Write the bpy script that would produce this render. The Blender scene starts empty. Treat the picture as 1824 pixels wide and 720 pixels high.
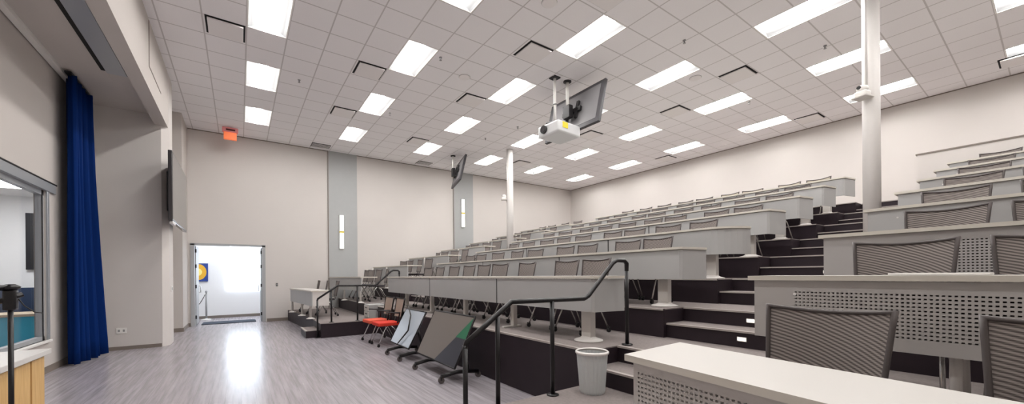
import bpy, bmesh, math, random
from mathutils import Vector, Matrix
random.seed(7)
C = bpy.context.scene.collection
PI = math.pi

# ------------------------------------------------------------------ camera
H = 1.42
YAW = math.radians(34.47); ROLL = math.radians(-0.47); FPX = 681.1; PCX = 894.7; PCY = 489.9
F = Vector((math.sin(YAW), math.cos(YAW), 0)); R = Vector((math.cos(YAW), -math.sin(YAW), 0)); U = Vector((0, 0, 1))
R3 = R*math.cos(ROLL) + U*math.sin(ROLL); U3 = -R*math.sin(ROLL) + U*math.cos(ROLL)
cam = bpy.data.cameras.new('camera'); co = bpy.data.objects.new('camera', cam); C.objects.link(co)
M = Matrix((R3, U3, -F)).transposed().to_4x4(); M.translation = (0, 0, H); co.matrix_world = M
cam.sensor_fit = 'HORIZONTAL'; cam.sensor_width = 36; cam.lens = FPX/1824*36
cam.shift_x = (912-PCX)/1824; cam.shift_y = (PCY-360)/1824; cam.clip_start = 0.05
bpy.context.scene.camera = co

# ------------------------------------------------------------------ materials
def lin(c):
    return tuple(((v/255)/12.92 if v/255 <= .04045 else ((v/255+.055)/1.055)**2.4) for v in c)
def mat(name, rgb, rough=.6, metal=0, spec=.5, emit=None, estr=0, alpha=None, noise=None, trans=0):
    m = bpy.data.materials.new(name); m.use_nodes = True; nt = m.node_tree; b = nt.nodes['Principled BSDF']
    c = (*lin(rgb), 1)
    b.inputs['Base Color'].default_value = c; b.inputs['Roughness'].default_value = rough
    b.inputs['Metallic'].default_value = metal; b.inputs['Specular IOR Level'].default_value = spec
    if trans: b.inputs['Transmission Weight'].default_value = trans
    if emit: b.inputs['Emission Color'].default_value = (*lin(emit), 1); b.inputs['Emission Strength'].default_value = estr
    if noise:
        sc, amt = noise
        tc = nt.nodes.new('ShaderNodeTexCoord'); n = nt.nodes.new('ShaderNodeTexNoise'); n.inputs['Scale'].default_value = sc
        n.inputs['Detail'].default_value = 4
        mr = nt.nodes.new('ShaderNodeMapRange'); mr.inputs['To Min'].default_value = 1-amt; mr.inputs['To Max'].default_value = 1+amt
        mx = nt.nodes.new('ShaderNodeMix'); mx.data_type = 'RGBA'; mx.blend_type = 'MULTIPLY'; mx.inputs['Factor'].default_value = 1
        nt.links.new(tc.outputs['Object'], n.inputs['Vector']); nt.links.new(n.outputs['Fac'], mr.inputs['Value'])
        mx.inputs['A'].default_value = c; nt.links.new(mr.outputs['Result'], mx.inputs['B']); nt.links.new(mx.outputs['Result'], b.inputs['Base Color'])
    return m
class NT:   # tiny node helper
    def __init__(s, m): s.t = m.node_tree; s.b = s.t.nodes['Principled BSDF']
    def n(s, k, **kw):
        x = s.t.nodes.new(k)
        for a, v in kw.items(): setattr(x, a, v)
        return x
    def l(s, a, b): s.t.links.new(a, b)
    def math(s, op, a, b=None, c=None):
        x = s.n('ShaderNodeMath', operation=op)
        for i, v in enumerate((a, b, c)):
            if v is None: continue
            if isinstance(v, (int, float)): x.inputs[i].default_value = v
            else: s.l(v, x.inputs[i])
        return x.outputs[0]
    def mix(s, fac, a, b, mode='MIX'):
        x = s.n('ShaderNodeMix', data_type='RGBA', blend_type=mode)
        for i, v in (('Factor', fac), ('A', a), ('B', b)):
            if isinstance(v, (int, float)): x.inputs[i].default_value = v
            elif isinstance(v, tuple): x.inputs[i].default_value = (*lin(v), 1)
            else: s.l(v, x.inputs[i])
        return x.outputs['Result']

wall_m = mat('wall_paint', (212, 207, 203), .9, spec=.2, noise=(1.5, .02))
front_m = mat('front_wall_paint', (198, 192, 187), .9, spec=.2, noise=(1.5, .02))
accent_m = mat('accent_panel_grey', (176, 178, 178), .8, spec=.2, noise=(6, .03))
baseb_m = mat('baseboard_vinyl', (128, 118, 110), .6)
dark_m = mat('riser_dark_vinyl', (43, 34, 40), .5, spec=.3, noise=(5, .25))
tread_m = mat('tread_grey_carpet', (138, 130, 128), .9, spec=.1, noise=(40, .22))
nose_m = mat('stair_nosing', (168, 160, 155), .6)
white_lam = mat('white_laminate', (204, 201, 196), .35, spec=.4)
edge_lam = mat('desk_edge_cream', (212, 207, 196), .5)
panel_m = mat('grey_modesty_panel', (180, 180, 179), .5, spec=.35, noise=(3, .05))
post_m = mat('warm_white_metal', (206, 202, 197), .45, spec=.4)
foot_m = mat('white_metal_foot', (228, 224, 220), .35)
black_m = mat('black_powder_coat', (15, 13, 16), .35, spec=.5)
blackpl_m = mat('black_plastic', (24, 22, 24), .5)
frame_m = mat('chair_frame_dark', (84, 77, 76), .5)
seat_m = mat('chair_seat_charcoal', (60, 56, 58), .9, spec=.1, noise=(120, .2))
silver_m = mat('silver_tube', (205, 204, 202), .25, metal=.85)
chrome_m = mat('chrome', (215, 215, 215), .12, metal=1)
red_m = mat('red_upholstery', (214, 52, 34), .8, noise=(60, .08))
orange_m = mat('orange_red_upholstery', (226, 92, 66), .8, noise=(60, .08))
tan_m = mat('tan_upholstery', (158, 146, 134), .85, noise=(60, .08))
tanchair_m = mat('pale_tan_mesh', (190, 180, 164), .85, noise=(60, .08))
alu_m = mat('aluminium_frame', (178, 182, 186), .35, metal=.4)
doorfr_m = mat('door_frame_grey', (168, 170, 172), .5)
colm_m = mat('column_paint', (214, 211, 208), .5, spec=.4)
white_pl = mat('white_plastic', (236, 234, 230), .4)
grey_pl = mat('grey_plastic', (150, 150, 150), .5)
projbody_m = mat('projector_shell', (206, 207, 208), .45)
yellow_m = mat('yellow_sticker', (232, 208, 60), .5)
screenoff_m = mat('dark_display_glass', (62, 60, 62), .16, spec=.6)
tvscr_m = mat('matt_grey_display', (128, 126, 123), .22, spec=.6)
tvback_m = mat('display_back_grey', (112, 110, 112), .5)
tvback2_m = mat('display_back_dark', (62, 60, 64), .5)
tile_hatch = mat('vent_plate', (234, 230, 229), .6)
ventblack_m = mat('vent_gap_black', (18, 17, 17), .8)
bin_m = mat('translucent_bin', (226, 229, 229), .35, trans=.35)
hall_m = mat('hall_paint', (240, 240, 240), .9, spec=.1)
mat_m = mat('dark_floor_mat', (52, 60, 74), .95, noise=(80, .2))
teal_m = mat('teal_counter_front', (84, 206, 238), .5)
navy_m = mat('navy_panel', (34, 52, 80), .7)
beige_m = mat('beige_counter_top', (200, 184, 160), .5)
gold_m = mat('gold_band', (206, 186, 60), .5)
glowbar_m = mat('glowing_sconce_bar', (245, 244, 238), .5, emit=(250, 248, 240), estr=1.1)
lens_m = mat('lamp_lens', (255, 255, 255), .5, emit=(255, 252, 249), estr=51.0)
refl_m = mat('lamp_reflector', (160, 161, 162), .4)
hallfill_m = mat('hall_fill_lens', (255, 255, 255), .5, emit=(246, 250, 255), estr=10.5)
stepl_m = mat('step_light_lens', (255, 255, 255), .5, emit=(255, 244, 226), estr=4.0)
exit_m = mat('glowing_orange_acrylic', (240, 128, 84), .4, emit=(255, 128, 76), estr=.4)
exitcan_m = mat('pink_sign_canopy', (212, 140, 142), .5, emit=(230, 120, 120), estr=.12)
maroon_m = mat('maroon_slot', (74, 14, 18), .6)
reflgreen_m = mat('painted_reflection_green', (22, 104, 70), .5)
reflnavy_m = mat('painted_reflection_navy', (38, 38, 50), .4)
browng_m = mat('brown_grey_laminate', (112, 104, 98), .45)

# floor planks, long in Y
floor_m = mat('grey_vinyl_plank', (172, 164, 163), .22, spec=.5)
g = NT(floor_m); tc = g.n('ShaderNodeTexCoord'); mp = g.n('ShaderNodeMapping'); mp.inputs['Scale'].default_value = (24, 1.1, 1)
g.l(tc.outputs['Object'], mp.inputs['Vector']); no = g.n('ShaderNodeTexNoise'); no.inputs['Scale'].default_value = 1; no.inputs['Detail'].default_value = 5; no.inputs['Roughness'].default_value = .6
g.l(mp.outputs['Vector'], no.inputs['Vector'])
r1 = g.n('ShaderNodeMapRange'); r1.inputs['From Min'].default_value = .34; r1.inputs['From Max'].default_value = .62; g.l(no.outputs['Fac'], r1.inputs['Value'])
sx = g.n('ShaderNodeSeparateXYZ'); g.l(tc.outputs['Object'], sx.inputs[0])
row = g.math('FLOOR', g.math('DIVIDE', sx.outputs[0], .15))
wn = g.n('ShaderNodeTexWhiteNoise', noise_dimensions='2D'); cb = g.n('ShaderNodeCombineXYZ')
yy = g.math('FLOOR', g.math('ADD', g.math('DIVIDE', sx.outputs[1], 1.2), g.math('MULTIPLY', row, .37)))
g.l(row, cb.inputs[0]); g.l(yy, cb.inputs[1]); g.l(cb.outputs[0], wn.inputs['Vector'])
c1 = g.mix(r1.outputs[0], (142, 137, 143), (170, 165, 171))
c2 = g.mix(g.math('MULTIPLY', wn.outputs['Value'], .2), c1, (150, 142, 144))
fx = g.math('FRACT', g.math('DIVIDE', sx.outputs[0], .15)); seam = g.math('LESS_THAN', fx, .03)
g.l(g.mix(g.math('MULTIPLY', seam, .35), c2, (96, 88, 88)), g.b.inputs['Base Color'])
rr = g.n('ShaderNodeMapRange'); rr.inputs['To Min'].default_value = .2; rr.inputs['To Max'].default_value = .3; g.l(no.outputs['Fac'], rr.inputs['Value']); g.l(rr.outputs[0], g.b.inputs['Roughness'])

# ceiling tile
T = .6096; CX0 = .125; CY0 = -.63; ZC = 5.73
ceil_m = mat('ceiling_tile', (240, 238, 238), .95, spec=.1)
g = NT(ceil_m); tc = g.n('ShaderNodeTexCoord'); sx = g.n('ShaderNodeSeparateXYZ'); g.l(tc.outputs['Object'], sx.inputs[0])
def line(o, off, w):
    f = g.math('FRACT', g.math('DIVIDE', g.math('SUBTRACT', o, off - 20*T), T))
    return g.math('ADD', g.math('LESS_THAN', f, w), g.math('GREATER_THAN', f, 1-w))
ln = g.math('MINIMUM', g.math('ADD', line(sx.outputs[0], CX0, .018), line(sx.outputs[1], CY0, .018)), 1)
no = g.n('ShaderNodeTexNoise'); no.inputs['Scale'].default_value = 70; g.l(tc.outputs['Object'], no.inputs['Vector'])
cc = g.mix(no.outputs['Fac'], (238, 235, 236), (244, 242, 243))
g.l(g.mix(g.math('MULTIPLY', ln, .75), cc, (190, 185, 184)), g.b.inputs['Base Color'])

# woven chair mesh (local coords, y across, z up)
def weave(name, lo, hi, transp=.12):
    m = mat(name, hi, .8, spec=.15); g = NT(m); tc = g.n('ShaderNodeTexCoord')
    mp = g.n('ShaderNodeMapping'); mp.inputs['Rotation'].default_value = (math.radians(28), 0, 0); g.l(tc.outputs['Object'], mp.inputs['Vector'])
    w = g.n('ShaderNodeTexWave', wave_type='RINGS', rings_direction='X'); w.inputs['Scale'].default_value = 19; w.inputs['Distortion'].default_value = 1.0
    w.inputs['Detail'].default_value = 0; w.inputs['Detail Scale'].default_value = .8
    mp.inputs['Location'].default_value = (0, -.75, .2)
    g.l(mp.outputs['Vector'], w.inputs['Vector'])
    r = g.n('ShaderNodeMapRange'); r.inputs['From Min'].default_value = .25; r.inputs['From Max'].default_value = .75; g.l(w.outputs['Fac'], r.inputs['Value'])
    w2 = g.n('ShaderNodeTexWave', wave_type='BANDS', bands_direction='Z'); w2.inputs['Scale'].default_value = 40; g.l(tc.outputs['Object'], w2.inputs['Vector'])
    f = g.math('ADD', g.math('MULTIPLY', r.outputs[0], .7), g.math('MULTIPLY', w2.outputs['Fac'], .3))
    g.l(g.mix(f, lo, hi), g.b.inputs['Base Color'])
    g.b.inputs['Alpha'].default_value = 1-transp
    return m
mesh_m = weave('woven_grey_mesh', (88, 82, 80), (178, 169, 164))

# perforated panel (world = object coords)
def perf(name, rgb, ylo, yhi, zlo, zhi):
    m = mat(name, rgb, .5, spec=.35); g = NT(m); tc = g.n('ShaderNodeTexCoord'); sx = g.n('ShaderNodeSeparateXYZ'); g.l(tc.outputs['Object'], sx.inputs[0])
    y, z = sx.outputs[1], sx.outputs[2]; p = .0195
    fy = g.math('FRACT', g.math('DIVIDE', g.math('ADD', y, 10), p)); fz = g.math('FRACT', g.math('DIVIDE', z, p))
    hole = g.math('MULTIPLY', g.math('GREATER_THAN', fy, .42), g.math('GREATER_THAN', fz, .60))
    for s, a, b in ((y, ylo, yhi), (z, zlo, zhi)):
        hole = g.math('MULTIPLY', hole, g.math('MULTIPLY', g.math('GREATER_THAN', s, a), g.math('LESS_THAN', s, b)))
    g.l(g.math('SUBTRACT', 1, hole), g.b.inputs['Alpha'])
    return m

wood_m = mat('pale_pine', (206, 170, 112), .5, spec=.3)
g = NT(wood_m); tc = g.n('ShaderNodeTexCoord'); mp = g.n('ShaderNodeMapping'); mp.inputs['Scale'].default_value = (8, 8, .7); g.l(tc.outputs['Object'], mp.inputs['Vector'])
no = g.n('ShaderNodeTexNoise'); no.inputs['Scale'].default_value = 2.2; no.inputs['Detail'].default_value = 4; no.inputs['Distortion'].default_value = 1.5; g.l(mp.outputs[0], no.inputs['Vector'])
g.l(g.mix(no.outputs['Fac'], (178, 134, 74), (226, 192, 134)), g.b.inputs['Base Color'])

curt_m = mat('navy_velvet', (4, 40, 100), .8, spec=.1)
glass_m = mat('clear_glass', (255, 255, 255), .02, spec=.5)
g = NT(glass_m); tr = g.n('ShaderNodeBsdfTransparent'); gl = g.n('ShaderNodeBsdfGlossy'); gl.inputs['Roughness'].default_value = .03
mx = g.n('ShaderNodeMixShader'); mx.inputs[0].default_value = .07; g.l(tr.outputs[0], mx.inputs[1]); g.l(gl.outputs[0], mx.inputs[2])
g.l(mx.outputs[0], g.t.nodes['Material Output'].inputs['Surface'])
frost_m = mat('daylit_frosted_glass', (245, 248, 252), .3, emit=(228, 241, 255), estr=5.5)
art_m = mat('abstract_canvas', (40, 60, 130), .6)
g = NT(art_m); tc = g.n('ShaderNodeTexCoord'); mp = g.n('ShaderNodeMapping'); mp.inputs['Location'].default_value = (1.16, 0, -1.6); g.l(tc.outputs['Object'], mp.inputs['Vector'])
sx = g.n('ShaderNodeSeparateXYZ'); g.l(mp.outputs[0], sx.inputs[0])
rad = g.math('SQRT', g.math('ADD', g.math('POWER', g.math('DIVIDE', sx.outputs[0], .22), 2), g.math('POWER', g.math('DIVIDE', sx.outputs[2], .27), 2)))
in1 = g.math('LESS_THAN', rad, 1.0); in2 = g.math('LESS_THAN', rad, .45)
c = g.mix(in1, (36, 64, 138), (232, 176, 48)); g.l(g.mix(in2, c, (250, 232, 140)), g.b.inputs['Base Color'])

# ------------------------------------------------------------------ mesh builder
class MB:
    def __init__(s): s.bm = bmesh.new(); s.mats = []
    def mi(s, m):
        if m not in s.mats: s.mats.append(m)
        return s.mats.index(m)
    def box(s, lo, hi, m, bevel=0, rot=None, piv=None):
        lo = Vector(lo); hi = Vector(hi); c = (lo+hi)/2; d = hi-lo
        r = bmesh.ops.create_cube(s.bm, size=1, matrix=Matrix.Translation(c) @ Matrix.Diagonal((*d, 1)))
        vs = r['verts']; fs = list({f for v in vs for f in v.link_faces})
        for f in fs: f.material_index = s.mi(m)
        if bevel:
            es = list({e for v in vs for e in v.link_edges})
            rb = bmesh.ops.bevel(s.bm, geom=es, offset=bevel, segments=2, affect='EDGES', profile=.7)
            for f in rb['faces']: f.material_index = s.mi(m); f.smooth = True
            vs = list({v for f in rb['faces'] for v in f.verts} | {v for f in fs if f.is_valid for v in f.verts})
        if rot is not None:
            bmesh.ops.transform(s.bm, matrix=Matrix.Translation(piv) @ rot.to_4x4() @ Matrix.Translation(-Vector(piv)), verts=vs)
        return s
    def poly(s, pts, m, smooth=False):
        f = s.bm.faces.new([s.bm.verts.new(p) for p in pts]); f.material_index = s.mi(m); f.smooth = smooth; return s
    def prism(s, pts2, z0, z1, m, mtop=None, axis='Z', smooth=False):
        def P(a, b, h): return {'Z': (a, b, h), 'X': (h, a, b), 'Y': (a, h, b)}[axis]
        lo = [s.bm.verts.new(P(a, b, z0)) for a, b in pts2]; hi = [s.bm.verts.new(P(a, b, z1)) for a, b in pts2]
        n = len(pts2); i = s.mi(m); fs = []
        for k in range(n):
            f = s.bm.faces.new((lo[k], lo[(k+1) % n], hi[(k+1) % n], hi[k])); f.material_index = i; fs.append(f)
        f = s.bm.faces.new(lo[::-1]); f.material_index = i; fs.append(f)
        f = s.bm.faces.new(hi); f.material_index = s.mi(mtop or m); fs.append(f)
        bmesh.ops.recalc_face_normals(s.bm, faces=fs); return s
    def tube(s, pts, r, m, n=10, closed=False, cap=True):
        pts = [Vector(p) for p in pts]; k = len(pts); rings = []
        rs = r if isinstance(r, (list, tuple)) else [r]*k
        up = None
        for i, p in enumerate(pts):
            a = pts[i-1] if (i or closed) else p; b = pts[(i+1) % k] if (i < k-1 or closed) else p
            t = (b-a).normalized()
            if up is None: up = t.orthogonal().normalized()
            up = (up - t*up.dot(t)).normalized(); w = t.cross(up)
            sc = 1
            if 0 < i < k-1 or closed:
                ca = (p-a).normalized().dot((b-p).normalized()); sc = 1/max(.5, math.sqrt(max(0, (1+ca)/2)))
            rings.append([s.bm.verts.new(p + (up*math.cos(2*PI*j/n) + w*math.sin(2*PI*j/n))*rs[i]*sc) for j in range(n)])
        mi = s.mi(m); fs = []
        for i in range(k if closed else k-1):
            A, B = rings[i], rings[(i+1) % k]
            for j in range(n):
                f = s.bm.faces.new((A[j], A[(j+1) % n], B[(j+1) % n], B[j])); f.smooth = True; f.material_index = mi; fs.append(f)
        if cap and not closed:
            for q in (rings[0][::-1], rings[-1]):
                f = s.bm.faces.new(q); f.material_index = mi; fs.append(f)
        return s
    def lathe(s, prof, c, m, n=24, cap=True):
        rings = [[s.bm.verts.new((c[0]+r*math.cos(2*PI*j/n), c[1]+r*math.sin(2*PI*j/n), c[2]+z)) for j in range(n)] for r, z in prof]
        mi = s.mi(m)
        for A, B in zip(rings, rings[1:]):
            for j in range(n):
                f = s.bm.faces.new((A[j], A[(j+1) % n], B[(j+1) % n], B[j])); f.smooth = True; f.material_index = mi
        if cap:
            for q in (rings[0][::-1], rings[-1]): f = s.bm.faces.new(q); f.material_index = mi
        return s
    def disc(s, c, r, h, axis, m, n=16):   # short cylinder along axis vector
        a = Vector(axis).normalized(); c = Vector(c); return s.tube([c-a*h/2, c+a*h/2], r, m, n)
    def build(s, name, parent=None, label=None, cat=None, group=None, kind=None, loc=None):
        me = bpy.data.meshes.new(name); s.bm.to_mesh(me); s.bm.free()
        for m in s.mats: me.materials.append(m)
        o = bpy.data.objects.new(name, me); C.objects.link(o)
        if parent is not None: o.parent = parent
        if loc is not None: o.location = loc
        tag(o, label, cat, group, kind); return o
def tag(o, label=None, cat=None, group=None, kind=None):
    for k, v in (('label', label), ('category', cat), ('group', group), ('kind', kind)):
        if v: o[k] = v
    return o
def thing(name, label, cat, loc=(0, 0, 0), rz=0, group=None):
    o = bpy.data.objects.new(name, None); C.objects.link(o); o.location = loc; o.rotation_euler = (0, 0, rz); o.empty_display_size = .1
    return tag(o, label, cat, group)
def kids(o): return [c for c in bpy.data.objects if c.parent == o]
def tree_of(o): return (o, [tree_of(c) for c in kids(o)])
def copy_tree(t, parent=None):
    o, ch = t; c = o.copy(); C.objects.link(c); c.parent = parent
    for x in ch: copy_tree(x, c)
    return c
def S(name, mb, label=None): return mb.build(name, kind='structure', label=label)
ORD = ['first', 'second', 'third', 'fourth', 'fifth', 'sixth', 'seventh', 'eighth', 'ninth', 'tenth', 'eleventh', 'twelfth', 'thirteenth']

# ------------------------------------------------------------------ shell
XF, XFS, XB = -2.4, -1.22, 14.05; YR, YL = -2.4, 14.2
S('floor', MB().box((XF-.1, YR, -.1), (2.9, YL+.001, 0), floor_m))
S('wall_left', MB().box((XF-.1, YL, 0), (-1.13, YL+.15, ZC+.3), wall_m).box((.63, YL, 0), (XB+.15, YL+.15, ZC+.3), wall_m).box((-1.13, YL, 2.40), (.63, YL+.15, ZC+.3), wall_m))
S('wall_back', MB().box((XB, YR, 0), (XB+.15, YL, ZC+.3), wall_m))
S('wall_right', MB().box((XF-.12, YR-.15, 0), (XB+.15, YR, ZC+.3), wall_m))
# window wall (front), opening Y 5.9..8.62, z .5..2.74
WY0, WY1, WZ0, WZ1 = 5.7, 8.62, .5, 2.74
S('wall_front', MB().box((XF-.12, YR, 0), (XF, WY0, ZC+.3), front_m).box((XF-.12, WY1, 0), (XF, 13.0, ZC+.3), front_m)
  .box((XF-.12, WY0, 0), (XF, WY1, WZ0), front_m).box((XF-.12, WY0, WZ1), (XF, WY1, ZC+.3), front_m))
S('wall_alcove_end', MB().prism([(XF, 10.47), (-1.32, 10.47), (XFS, 10.62), (XFS, 11.15), (XF, 11.15)], 0, ZC+.2, wall_m))
S('wall_passage_end', MB().box((XF, 12.98, 0), (-1.23, YL, ZC+.2), front_m))
S('wall_soffit', MB().box((XFS-.2, YR, 4.56), (XFS, 10.55, ZC+.2), front_m).box((XF, YR, 4.76), (XFS-.2, 10.47, 4.9), front_m))
S('trim_1', MB().box((XF+.02, YR, 4.70), (XF+.10, 10.3, 4.76), white_pl))
# access panel outline on the soffit face
S('trim_2', MB().box((XFS, 8.53, 4.93), (XFS+.006, 8.56, 5.70), baseb_m).box((XFS, 8.56, 4.93), (XFS+.006, 9.7, 4.955), baseb_m))
# ceiling: tile lattice with the lamp openings left out
lamps = []
for i in range(6):
    for j in range(6):
        lamps.append((CX0+T/2+4*T*j, CY0+T+4*T*i))
cb = MB(); mi = cb.mi(ceil_m); skip = set()
for lx, ly in lamps:
    ix = round((lx-T/2-CX0)/T); iy = round((ly-T-CY0)/T); skip |= {(ix, iy), (ix, iy+1)}
x_cells = [k for k in range(-5, 24) if CX0+k*T < XB and CX0+(k+1)*T > XF]
y_cells = [k for k in range(-4, 26) if CY0+k*T < YL and CY0+(k+1)*T > YR]
for ix in x_cells:
    for iy in y_cells:
        if (ix, iy) in skip: continue
        x0, x1 = max(CX0+ix*T, XF), min(CX0+(ix+1)*T, XB); y0, y1 = max(CY0+iy*T, YR), min(CY0+(iy+1)*T, YL)
        cb.poly([(x0, y0, ZC), (x0, y1, ZC), (x1, y1, ZC), (x1, y0, ZC)], ceil_m)
S('ceiling', cb)
S('ceiling_deck', MB().box((XF-.12, YR-.1, ZC+.25), (XB+.1, YL+.1, ZC+.35), ceil_m))
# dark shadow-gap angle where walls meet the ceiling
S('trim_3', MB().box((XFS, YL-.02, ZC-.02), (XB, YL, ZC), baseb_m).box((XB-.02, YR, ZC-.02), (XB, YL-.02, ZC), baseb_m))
# baseboards
S('baseboard_left', MB().box((-1.23, YL-.015, 0), (-1.18, YL, .1), baseb_m).box((.7, YL-.015, 0), (1.28, YL, .1), baseb_m))
S('baseboard_alcove', MB().box((XF, 10.455, 0), (-1.33, 10.47, .07), baseb_m).box((XF, WY0-6, 0), (XF+.015, 10.45, .1), baseb_m).box((-1.5, 12.965, 0), (-1.22, 12.98, .1), baseb_m).box((-1.23, 12.98, 0), (-1.215, YL, .1), baseb_m))
# accent strips + sconces on the left wall
S('wall_accent_panel', MB().box((2.50, YL-.03, 0), (3.47, YL, ZC), accent_m).box((2.50, YL-.034, 0), (2.53, YL-.03, ZC), baseb_m))
S('wall_accent_panel', MB().box((7.30, YL-.03, 0), (8.24, YL, ZC), accent_m).box((7.30, YL-.034, 0), (7.33, YL-.03, ZC), baseb_m))
for x, z0, z1, w in ((2.94, 2.36, 3.56, 'left'), (7.74, 3.42, 4.62, 'right')):
    t = thing('wall_sconce', f'slim vertical glowing wall light on the {"nearer" if w=="left" else "farther"} grey wall panel', 'wall light', (x, YL-.03, z0), group=None)
    h = (z1-z0)/2
    MB().box((-.09, -.02, 0), (.09, 0, 2*h), accent_m).build('backplate', t)
    MB().box((-.065, -.06, .02), (.065, -.02, h-.03), glowbar_m, .01).build('light_bar', t)
    MB().box((-.065, -.06, h+.03), (.065, -.02, 2*h-.02), glowbar_m, .01).build('light_bar', t)
    MB().box((-.075, -.065, h-.03), (.075, -.02, h+.03), gold_m).build('centre_clip', t, label='yellow centre clip')

# ------------------------------------------------------------------ doorway and hall
S('door_1', MB().box((-1.17, YL-.03, 0), (-1.08, YL+.17, 2.40), doorfr_m).box((.58, YL-.03, 0), (.67, YL+.17, 2.40), doorfr_m).box((-1.17, YL-.03, 2.36), (.67, YL+.17, 2.42), doorfr_m))
for sx_, nm in ((-1, 'left'), (1, 'right')):
    x = -1.08 if sx_ < 0 else .58
    t = thing('door_leaf', f'grey double-door leaf swung open on the {nm} side of the doorway', 'door', (x, YL+.17, 0))
    MB().box((-.022, .0, .02), (.022, .88, 2.34), doorfr_m).build('door_panel', t)
    hb = MB()
    for z in (.25, 1.15, 1.75, 2.2):
        MB().box((-.035 if sx_ > 0 else .0, -.03, z-.05), (0 if sx_ > 0 else .035, .02, z+.05), blackpl_m).build('hinge', t)
    MB().tube([(-sx_*.03, .8, .95), (-sx_*.07, .8, .95), (-sx_*.07, .8, 1.15), (-sx_*.03, .8, 1.15)], .01, silver_m).build('handle', t)
HY = 16.6
S('floor_hall', MB().box((-4.2, YL+.001, -.1), (5, HY+.6, 0), floor_m))
S('wall_hall_back', MB().box((-4.2, HY, 0), (5, HY+.15, 3.0), hall_m))
S('wall_hall_side', MB().box((-2.75, YL+.15, 0), (-2.6, HY, 3.0), hall_m).box((5, YL+.15, 0), (5.15, HY, 3), hall_m))
S('ceiling_hall', MB().box((-4.2, YL+.15, 3.0), (5.15, HY+.15, 3.1), hall_m))
S('baseboard_hall', MB().box((-2.6, HY-.02, 0), (5, HY, .09), baseb_m))
S('window_2', MB().prism([(-.36, .93), (1.1, .93), (1.1, 2.56), (-.2, 2.56), (-.29, 2.5), (-.33, 2.4), (-.36, 2.0)], HY-.05, HY, frost_m, axis='Y'))
for x in (-1.2, .3, 1.8):  # added glowing panels, out of view, to brighten the hall
    t = thing('hall_fill_light', 'added fill light panel brightening the hall beyond the double doors', 'ceiling light', (x, 15.4, 3.0), group='hall fill lights')
    MB().box((-.32, -.62, -.03), (.32, .62, 0), white_pl).build('frame', t)
    MB().box((-.28, -.58, -.04), (.28, .58, -.03), hallfill_m).build('lens', t)
t = thing('canvas_painting', 'small blue canvas with a yellow oval on the hall wall', 'painting', (0, 0, 0))
MB().box((-1.36, HY-.05, 1.28), (-.90, HY-.005, 1.9), art_m, .004).build('canvas', t)
t = thing('rope_stanchion', 'slim dark stanchion post with a hanging rope in the hall', 'stanchion', (-.93, 16.15, 0))
MB().lathe([(.14, 0), (.14, .02), (.03, .04), (.03, .05)], (0, 0, 0), white_pl).build('base', t)
MB().tube([(0, 0, .05), (0, 0, .86)], .028, grey_pl).build('post', t)
MB().lathe([(.02, .86), (.02, .9), (.035, .93), (.02, .97), (.004, .98)], (0, 0, 0), grey_pl).build('finial', t)
MB().tube([(-.03-.045*i, 0, .84-.5*(1-(1-i/9)**2)) for i in range(10)], .012, frame_m).build('rope', t)
MB().box((-.95, 14.42, 0), (.42, 15.15, .02), mat_m, .008).build('door_mat', label='dark blue-grey mat on the hall floor just past the doorway', cat='floor mat')

# wall devices
def plate(name, label, loc, nrm, cat, w=.08, h=.12):
    t = thing(name, label, cat, loc, {'-y': 0, '+x': PI/2}[nrm])
    MB().box((-w/2, -.012, -h/2), (w/2, 0, h/2), white_pl if name != 'door_card_reader' else blackpl_m, .004).build('cover_plate', t)
    if name == 'power_outlet':
        for q in (-.035, .035): MB().box((q-.014, -.015, -.022), (q+.014, -.012, .022), grey_pl).build('socket', t)
    else: MB().box((-.014, -.02, -.03), (.014, -.012, .03), grey_pl).build('switch', t)
plate('power_outlet', 'white double wall outlet low on the alcove end wall', (-1.93, 10.47, .38), '-y', 'outlet', .15, .11)
plate('light_switch', 'white light switch on the narrow white pier', (XFS, 10.85, 1.18), '+x', 'light switch')
plate('door_card_reader', 'small dark card reader on the wall right of the doorway', (.98, YL, 1.17), '-y', 'card reader', .05, .09)

# exit light
t = thing('exit_sign', 'orange glowing exit light with a pink canopy hung at the ceiling near the doorway', 'exit sign', (-.2, 13.55, ZC))
MB().box((-.19, -.08, -.13), (.19, .08, 0), exitcan_m, .03).build('canopy', t, label='pink rounded canopy')
MB().box((-.1, -.1, -.10), (.12, -.085, -.055), maroon_m).build('slot', t)
MB().box((-.155, -.05, -.34), (.155, .05, -.13), exit_m, .02).build('light_block', t, label='orange glowing block')

# ------------------------------------------------------------------ window, control room
w = MB()
for a, b, c_, d in ((WY0, WY0+.07, WZ0, WZ1), (WY1-.07, WY1, WZ0, WZ1), (WY0, WY1, WZ1-.07, WZ1), (WY0, WY1, WZ0, WZ0+.06)): w.box((XF-.09, a, c_), (XF-.02, b, d), alu_m)
w.box((XF-.02, WY0-.1, WZ1), (XF+.03, WY1+.3, WZ1+.13), alu_m, .004).box((XF-.02, WY0-.1, WZ1+.13), (XF+.035, WY1+.32, WZ1+.15), blackpl_m).box((XF-.02, WY1, WZ0), (XF+.02, WY1+.07, WZ1), alu_m, .004)
w.box((XF-.02, WY1-.075, WZ0), (XF-.01, WY1-.065, WZ1), blackpl_m)
w.box((XF-.12, WY0, WZ0-.03), (XF+.05, WY1+.05, WZ0), white_pl, .004)
win = S('window_1', w)
MB().box((XF-.065, WY0+.07, WZ0+.06), (XF-.055, WY1-.07, WZ1-.07), glass_m).build('window_pane', win)
S('wall_control_room', MB().box((-6.2, 13.0, 0), (XF-.12, 13.15, 3.3), hall_m).box((-6.3, 4.5, 0), (-6.2, 13.1, 3.3), hall_m).box((-6.2, 4.4, 0), (XF-.12, 4.5, 3.3), hall_m))
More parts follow.
